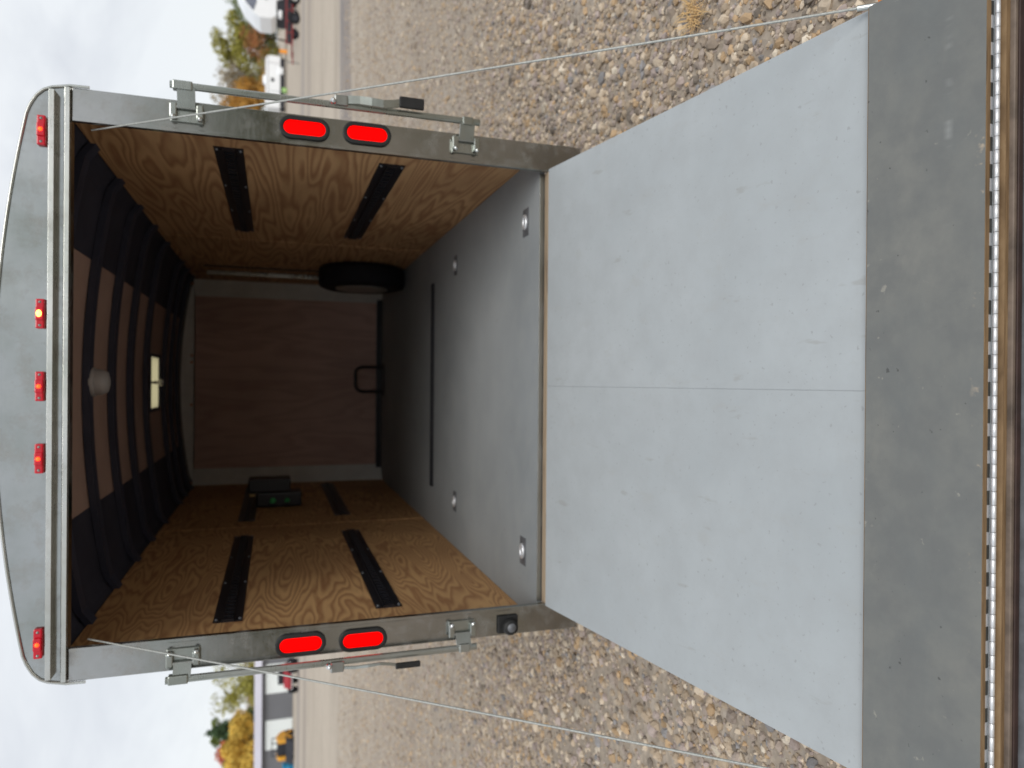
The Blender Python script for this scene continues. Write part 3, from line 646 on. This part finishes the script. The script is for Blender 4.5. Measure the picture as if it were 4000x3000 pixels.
# patches of fine grit without stones, as the photograph shows
k = np.sin(Pa[:, 0]*3.1+1.3*np.sin(Pa[:, 1]*2.3))+np.sin(Pa[:, 1]*2.7+.8)*.8
keep = (k < .75) | (rng.uniform(0, 1, len(k)) < .35); tag(rocks(Pa[keep], Sa[keep], 'gravel', (I0v, I0f)), 'loose brown and grey gravel stones beside the ramp', 'gravel', kind='stuff')
Pb, Sb = scatter(1500, -2.2, 1.6, .0185, .26, .013, .028)
tag(rocks(Pb, Sb, 'gravel', (I1v, I1f)), 'larger angular stones lying among the gravel by the ramp', 'gravel', kind='stuff')
Pc, Sc_ = scatter(62000, .6, 13.0, .0115, .40, .006, .028); kk = rng.uniform(0, 1, len(Pc)) < np.clip(1.25-(Pc[:, 1]-.6)/11.5, .0, 1)
tag(rocks(Pc[kk], Sc_[kk], 'gravel', (I0v, I0f), .25), 'fine gravel scattered over the yard beside the trailer', 'gravel', kind='stuff')
nw = 15000; xw = rng.uniform(-4.5, 4.5, nw); yw = rng.uniform(-5.5, 3.0, nw); inner = (np.abs(xw) < np.maximum(.60*(yw+2.6)+.55, 1.15)) & (yw > -2.2)
xw, yw = xw[~inner], yw[~inner]; Sw = np.clip(rng.lognormal(math.log(.013), .4, len(xw)), .007, .028); off = (np.abs(xw) > .9) | (yw < -1.72); xw, yw, Sw = xw[off], yw[off], Sw[off]
tag(rocks(np.stack([xw, yw, Sw*rng.uniform(0, .3, len(xw))], 1), Sw, 'gravel', (I0v, I0f)), 'loose gravel further out on both sides of the ramp', 'gravel', kind='stuff')
# dry grass tuft
e_ = MB(); r2 = random.Random(3)
for k in range(90):
    a = r2.uniform(0, 6.28); l = r2.uniform(.04, .12); bx, by = r2.gauss(0, .022), r2.gauss(0, .022); dx, dy = math.cos(a)*l, math.sin(a)*l; h = r2.uniform(.01, .05); wd = .0012
    p0 = Vector((bx, by, .004)); p1 = Vector((bx+dx*.5, by+dy*.5, h)); p2 = Vector((bx+dx, by+dy, h*.6+.004)); s_ = Vector((-math.sin(a), math.cos(a), 0))*wd
    e_.add([p0-s_, p0+s_, p1+s_, p1-s_, p2], [(0, 1, 2, 3), (3, 2, 4)])
tag(e_.obj('dry_grass_tuft', 'straw', loc=(1.235, -.51, .012)), 'straw coloured dry grass tuft in the gravel right of the ramp', 'grass tuft')

# ------------------------------------------------------------------ trees
def leaf_mesh(name, blobs, n, size, mat, rs, parent, hang=0.):
    """blobs: (centre, radii, weight) clumps"""
    w_ = np.array([b[2] for b in blobs], float); w_ /= w_.sum(); idx = rs.choice(len(blobs), n, p=w_)
    C = np.array([b[0] for b in blobs])[idx]; R = np.array([b[1] for b in blobs])[idx]
    d = rs.normal(size=(n, 3)); d /= np.linalg.norm(d, axis=1)[:, None]; rad = rs.uniform(.25, 1.05, n)**.5
    P = C+d*R*rad[:, None]; u = rs.normal(size=(n, 3)); u /= np.linalg.norm(u, axis=1)[:, None]; v = np.cross(u, rs.normal(size=(n, 3))); v /= np.linalg.norm(v, axis=1)[:, None]
    s = size*rs.uniform(.6, 1.4, (n, 1)); V = np.stack([P-u*s, P+v*s*.5, P+u*s, P-v*s*.5], 1).reshape(-1, 3); F = np.arange(n*4).reshape(n, 4)
    me = bpy.data.meshes.new(name); me.from_pydata(V.tolist(), [], F.tolist()); me.materials.append(MATS[mat]); o = bpy.data.objects.new(name, me); COL.objects.link(o); o.parent = parent; return o
def tree(x, y, h, rx, kind, label, cat='tree', group=None, shape='round', n=2600, seed=0, leaf=None, name=None):
    rs = np.random.default_rng(seed); e_ = empty(name or 'autumn_tree', (x, y, 0)); tag(e_, label, cat, group)
    w = MB(); th = h*(.92 if shape == 'cone' else .55)
    w.tube([(0, 0, 0), (.03*h, .01*h, th*.5), (.0, .02*h, th)], [.022*h, .016*h, .006*h], 7); tips = []
    nb = 9 if shape != 'cone' else 0
    for k in range(nb):
        a = k*2.4+rs.uniform(0, .5); z0 = h*rs.uniform(.22, .5); L_ = rx*rs.uniform(.6, .95); z1 = z0+h*rs.uniform(.12, .42)
        tip = (math.cos(a)*L_, math.sin(a)*L_, min(z1, h*.95)); w.tube([(0, 0, z0), (tip[0]*.5, tip[1]*.5, (z0+tip[2])/2+.03*h), tip], [.009*h, .006*h, .002*h], 5, cap=False); tips.append(tip)
        if shape == 'bare':
            for q in range(5):
                t2 = (tip[0]+rs.normal()*.18*h, tip[1]+rs.normal()*.18*h, tip[2]+rs.uniform(.02, .25)*h); w.tube([(tip[0]*.6, tip[1]*.6, z0+(tip[2]-z0)*.6), t2], [.004*h, .001*h], 4, cap=False); tips.append(t2)
    w.obj('trunk', 'bark', e_); blobs = []
    if shape == 'cone':
        for k in range(16):
            t = k/15; z = h*(.12+.86*t); R = rx*(1-t)*1.05+.04*h
            for q in range(5):
                a = rs.uniform(0, 6.28); blobs.append(((math.cos(a)*R*.6, math.sin(a)*R*.6, z+rs.normal()*.02*h), (R*.45, R*.45, .05*h), R+.1))
    else:
        for tip in tips:
            r = rx*rs.uniform(.26, .46); blobs.append((tip, (r, r, r*.8), 1))
        for k in range(13 if shape == 'round' else 4):
            a = rs.uniform(0, 6.28); q = rs.uniform(.1, .85); z = h*rs.uniform(.30, .92); fall = math.sqrt(max(.1, 1-((z/h-.58)/.45)**2)); r = rx*rs.uniform(.22, .42)
            blobs.append(((math.cos(a)*rx*q*fall, math.sin(a)*rx*q*fall, z), (r, r, r*.8), 1.0))
    leaf_mesh('crown', blobs, n, leaf or h*.022, 'leaf_'+kind, rs, e_); return e_
GR, GL = 'trees along the right edge of the yard', 'trees behind the storage building'
tree(56.0, 112, 9.4, 5.0, 'green', 'green tree at the picture edge behind the tall white motorhome', group=GR, seed=1, n=5000)
tree(49.6, 111, 10.6, 3.6, 'olive', 'tall yellowish green tree left of the white motorhome', group=GR, seed=2, n=3600)
tree(51.0, 106, 5.2, 3.4, 'dark', 'low dark green tree at the left end of the motorhome', group=GR, seed=3, n=4200)
tree(49.4, 107, 6.2, 3.2, 'rust', 'low rust orange tree between the camper and the motorhome', group=GR, seed=4, n=4200)
tree(45.8, 119, 10.0, 4.0, 'brown', 'thin brown half bare tree above the white camper', group=GR, shape='bare', seed=5, n=3000)
tree(42.0, 114, 9.2, 3.8, 'orange', 'golden orange tree behind the white camper', group=GR, seed=6, n=5000)
tree(49.5, 126, 8.4, 4.6, 'olive', 'olive tree far behind the white camper', group=GR, seed=7, n=5000)
tree(38.6, 120, 6.6, 4.2, 'yellow', 'low golden tree just inside the right lock rod', group=GR, seed=8, n=4200)
tree(36.4, 116, 5.6, 4.2, 'olive', 'low olive tree showing between lock rod and right post', group=GR, seed=28, n=4200)
tree(32.0, 118, 6.0, 4.0, 'green', 'low green tree just outside the right trailer post', group=GR, seed=18, n=4000)
tree(-26.0, 64, 6.4, 2.6, 'olive', 'olive tree beside the left lock rod behind the storage building', group=GL, seed=9, n=2600)
tree(-29.6, 72, 4.5, 3.0, 'olive', 'low sparse olive tree over the storage roof', group=GL, seed=10, n=3000)
tree(-33.0, 80, 4.6, 2.8, 'rust', 'low brownish tree beside the dark conifer', group=GL, seed=19, n=3000)
tree(-34.8, 74, 7.2, 2.5, 'dark', 'dark green conifer over the storage roof', 'tree', GL, 'cone', seed=11, n=6500, name='conifer_tree')
tree(-39.0, 82, 8.2, 1.9, 'green', 'tall green tree behind the dark conifer', group=GL, seed=12, n=3200)
tree(-39.9, 80, 7.2, 1.9, 'red', 'red tree near the left picture edge over the storage roof', group=GL, seed=13, n=3600)
tree(-32.2, 64, 5.8, 2.7, 'yellow', 'bright yellow tree over the storage roof', group=GL, seed=14, n=6500)
tree(-36.0, 70, 6.0, 2.2, 'olive', 'yellow green tree at the left picture edge', group=GL, seed=15, n=3800)
for q, (x, y, h, r, kd, lb) in enumerate(((47.0, 108, 3.4, 2.8, 'olive', 'low olive shrub right of the white camper'), (51.6, 104, 3.2, 2.6, 'dark', 'dark shrub under the motorhome end'),
        (43.5, 110, 4.0, 3.0, 'orange', 'low golden shrub directly behind the white camper'), (37.0, 108, 3.2, 3.2, 'dark', 'dark shrub right beside the right trailer post'))):
    tree(x, y, h, r, kd, lb, 'shrub', 'shrubs along the right edge of the yard', seed=40+q, n=3200, name='shrub', leaf=.12)
rs_ = np.random.default_rng(77); blobs = []
for k in range(150):
    x = rs_.uniform(-70, 70); hh = rs_.uniform(3.0, 5.5)+1.0*math.sin(x*.21)
    for q in range(5): blobs.append(((x+rs_.normal()*1.5, -34+rs_.normal()*2.5, hh*(q+.6)/5), (2.2, 2.0, 1.1), 1))
o = leaf_mesh('tree_line', blobs, 20000, .40, 'leaf_dark', rs_, None); o.data.materials.append(MATS['leaf_olive']); o.data.materials.append(MATS['leaf_orange'])
o.data.polygons.foreach_set('material_index', rs_.choice(3, len(o.data.polygons), p=[.5, .4, .1]).astype(np.int32))
tag(o, 'distant line of trees across the yard behind the viewer', 'trees', kind='stuff')

# ------------------------------------------------------------------ storage building (left background)
e_ = empty('storage_building', (-26, 48, 0)); tag(e_, 'long low grey storage building with white doors behind the trailer on the left', 'building')
w = MB(); w.box(-16, 15, .01, 9, 0, 2.02); w.obj('wall', 'bld_grey', e_)
w = MB(); w.prism([(-.35, 1.97), (-.35, 2.44), (4.5, 2.5), (9.4, 2.44), (9.4, 1.97)], 'x', -16.3, 15.3); w.obj('roof', 'bld_roof', e_)
w = MB(); w.box(-16.2, 15.2, -.02, .009, 1.72, 1.965); w.obj('fascia', 'bld_grey', e_)
dx = [-19.85+26+i*3.76-.05 for i in range(-6, 3)]
for cx in dx:
    w = MB()
    for k in range(9): w.box(cx-.98-.35*0, cx+.98, -.03-.006*(k % 2), .008, .02+k*.19, .02+k*.19+.188)
    w.obj('door', 'bld_white', e_)
# yellow-orange loader
e_ = empty('compact_loader', (-23.1, 45, 0)); tag(e_, 'small orange and black loader parked before a white storage door', 'loader')
for sgn in (1, -1):
    w = MB(); w.prism([(-.5, .25), (-.5, .95), (.1, 1.08), (.7, .8), (.9, .25)], 'x', *sorted((sgn*.42, sgn*.66))); w.obj('side_arm', 'loader_orange', e_, bevel=.03)

w = MB(); w.bbox(-.41, .41, -.35, .8, .2, 1.02, .05); w.obj('cab', 'dark_under', e_)
w = MB()
for x in (-.4, .4):
    w.tube([(x, -.3, 1.0), (x, -.25, 1.32), (x, .4, 1.32), (x, .45, 1.0)], .03, 6)
w.tube([(-.4, -.25, 1.32), (.4, -.25, 1.32)], .03, 6); w.obj('roll_bar', 'dark_under', e_)
w = MB(); w.prism([(-1.05, .06), (-.55, .06), (-.55, .5), (-.65, .5)], 'x', -.72, .72); w.obj('bucket', 'dark_under', e_)
for x in (-.6, .6):
    for y in (-.25, .55): wheel(e_, (x, y, .27), .27, .2, rim='loader_orange')
# red all-terrain vehicle
e_ = empty('red_vehicle', (-16.0, 38.3, 0)); tag(e_, 'small red vehicle with black seat parked left of the left trailer post', 'vehicle')
w = MB(); w.prism([(-.85, .36), (-.85, .52), (-.6, .74), (.1, .76), (.7, .72), (.85, .5), (.8, .36)], 'x', -.42, .42); w.obj('body', 'red_paint', e_, bevel=.04)
w = MB(); w.bbox(-.36, .42, -.3, .6, .765, 1.04, .06); w.obj('seat', 'dark_under', e_)
w = MB(); w.bbox(-.55, .55, -.8, -.4, .30, .44, .04); w.bbox(-.55, .55, .35, .8, .30, .44, .04); w.obj('running_board', 'white_paint', e_)
for x in (-.55, .52):
    for y in (-.62, .6): wheel(e_, (x, y, .27), .27, .2, rim='dark_under')
# blue drum
e_ = MB(); e_.lathe([(.0001, 0), (.28, 0), (.29, .03), (.29, .28), (.305, .30), (.29, .32), (.29, .58), (.305, .60), (.29, .62), (.28, .68), (.0001, .68)], (0, 0, 0), 'z', 20)
tag(e_.obj('plastic_drum', 'blue_plastic', loc=(-24.55, 45.2, 0)), 'blue plastic drum at the left picture edge by the storage building', 'drum')

# ------------------------------------------------------------------ right background vehicles
e_ = empty('travel_camper', (41.6, 101.5, 0)); e_.scale = (.885, .885, .885); tag(e_, 'white camper with dark underside parked by the autumn trees on the right', 'camper')
w = MB(); w.prism([(-4.5, .95), (-4.6, 2.9), (-4.4, 3.15), (2.9, 3.15), (3.4, 2.9), (3.55, 2.2), (3.5, .95)], 'y', 0, 2.4); w.obj('body', 'white_paint', e_, bevel=.08)
w = MB(); w.box(-4.3, 3.3, .15, 2.3, .35, .948); w.obj('underbody', 'dark_under', e_)
w = MB(); w.bbox(-.55, .0, -.03, .02, 1.85, 2.35, .02); w.obj('window', 'glass_dark', e_)
w = MB(); w.box(-4.4, 3.3, -.012, -.002, 2.72, 2.80); w.obj('side_stripe', 'bld_grey', e_)
w = MB(); w.box(2.3, 2.36, -.012, -.002, 1.0, 3.0); w.box(-2.0, -1.95, -.012, -.002, 1.0, 2.7); w.obj('panel_seam', 'bld_grey', e_)
w = MB(); w.bbox(-.6, .6, .7, 1.7, 3.152, 3.52, .1); w.obj('roof_unit', 'white_paint', e_)
w = MB(); w.bbox(.6, 1.7, -.35, -.02, .55, 1.25, .1); w.obj('locker', 'white_paint', e_)
for x in (-1.4, -2.3):
    for y in (.25, 2.15): wheel(e_, (x, y, .38), .38, .25, 'y')
e_ = MB(); e_.lathe([(.0001, 0), (.36, 0), (.36, .05), (.26, .06), (.23, .9), (.20, 1.0), (.0001, 1.0)], (0, 0, 0), 'z', 16)
tag(e_.obj('traffic_drum', 'orange_plastic', loc=(45.0, 100.5, 0)), 'orange traffic drum at the nose of the white camper', 'traffic drum')
e_ = MB(); e_.lathe([(.0001, 0), (.27, 0), (.32, .2), (.32, .55), (.26, .62), (.0001, .65)], (0, 0, 0), 'z', 16)
tag(e_.obj('green_bin', 'lime', loc=(37.6, 95, 0)), 'lime green bin standing before the white camper', 'bin')
e_ = empty('motorhome', (25.25, 50, 0)); tag(e_, 'tall white motorhome with sloping windscreen cut off by the right picture edge', 'motorhome')
w = MB(); w.prism([(.1, 1.36), (-.12, 1.7), (-.15, 2.45), (.1, 2.85), (.75, 3.5), (1.7, 4.0), (7.5, 4.2), (7.5, .9), (1.4, .9), (1.2, 1.36)], 'y', 0, 2.4); w.obj('body', 'white_paint', e_, bevel=.06)
w = MB(); w.prism([(.22, 2.88), (.75, 3.38), (1.9, 3.86), (3.0, 3.9), (2.0, 3.0), (.9, 2.66)], 'y', -.02, .03); w.obj('windscreen', 'glass_blue', e_)
w = MB(); w.prism([(1.05, 2.05), (1.9, 2.45), (3.4, 2.6), (3.4, 1.8), (1.9, 1.85)], 'y', -.025, .03); w.obj('side_window', 'glass_dark', e_)
w = MB(); w.box(.35, 7.2, .1, 2.3, .45, 1.355); w.obj('chassis', 'dark_under', e_)
w = MB(); w.bbox(.05, .5, -.12, .3, 1.0, 1.25, .05); w.obj('step', 'white_paint', e_)
for x in (2.3, 6.2):
    for y in (.15, 2.2): wheel(e_, (x, y, .47), .47, .28, 'y')
e_ = empty('flatbed_trailer', (21.6, 43, 0)); tag(e_, 'low dark red flatbed trailer parked in front of the motorhome', 'flatbed trailer')
w = MB(); w.box(-1.2, 3.6, 0, .05, .40, .48); w.box(-1.2, 3.6, 1.75, 1.8, .40, .48); w.box(-2.0, -1.2, .87, .95, .36, .44)
for k in range(8): w.box(-1.2+k*.68, -1.14+k*.68, .051, 1.749, .40, .47)
w.obj('frame', 'red_rust', e_)
w = MB()
for k in range(8): w.box(-1.19+k*.68, -1.14+k*.68, -.01, .03, .481, .80)
w.box(-1.2, 3.6, -.012, -.0105, .76, .80); w.box(-1.2, 3.6, 0, .03, .801, .84); w.obj('side_rail', 'red_rust', e_)
for k in range(7):
    w = MB(); w.box(-1.12+k*.68, -.53+k*.68, .01, .022, .50, .75); w.obj('side_board', 'dark_under', e_)
w = MB(); w.tube([(-1.9, .91, .0), (-1.9, .91, .75)], .04, 8); w.obj('jack', 'galvanised', e_)
for x in (.35, 1.55):
    for y in (-.13, 1.93): wheel(e_, (x, y, .34), .34, .2, 'y', rim='rim_steel' if x > 1 else 'dark_under')
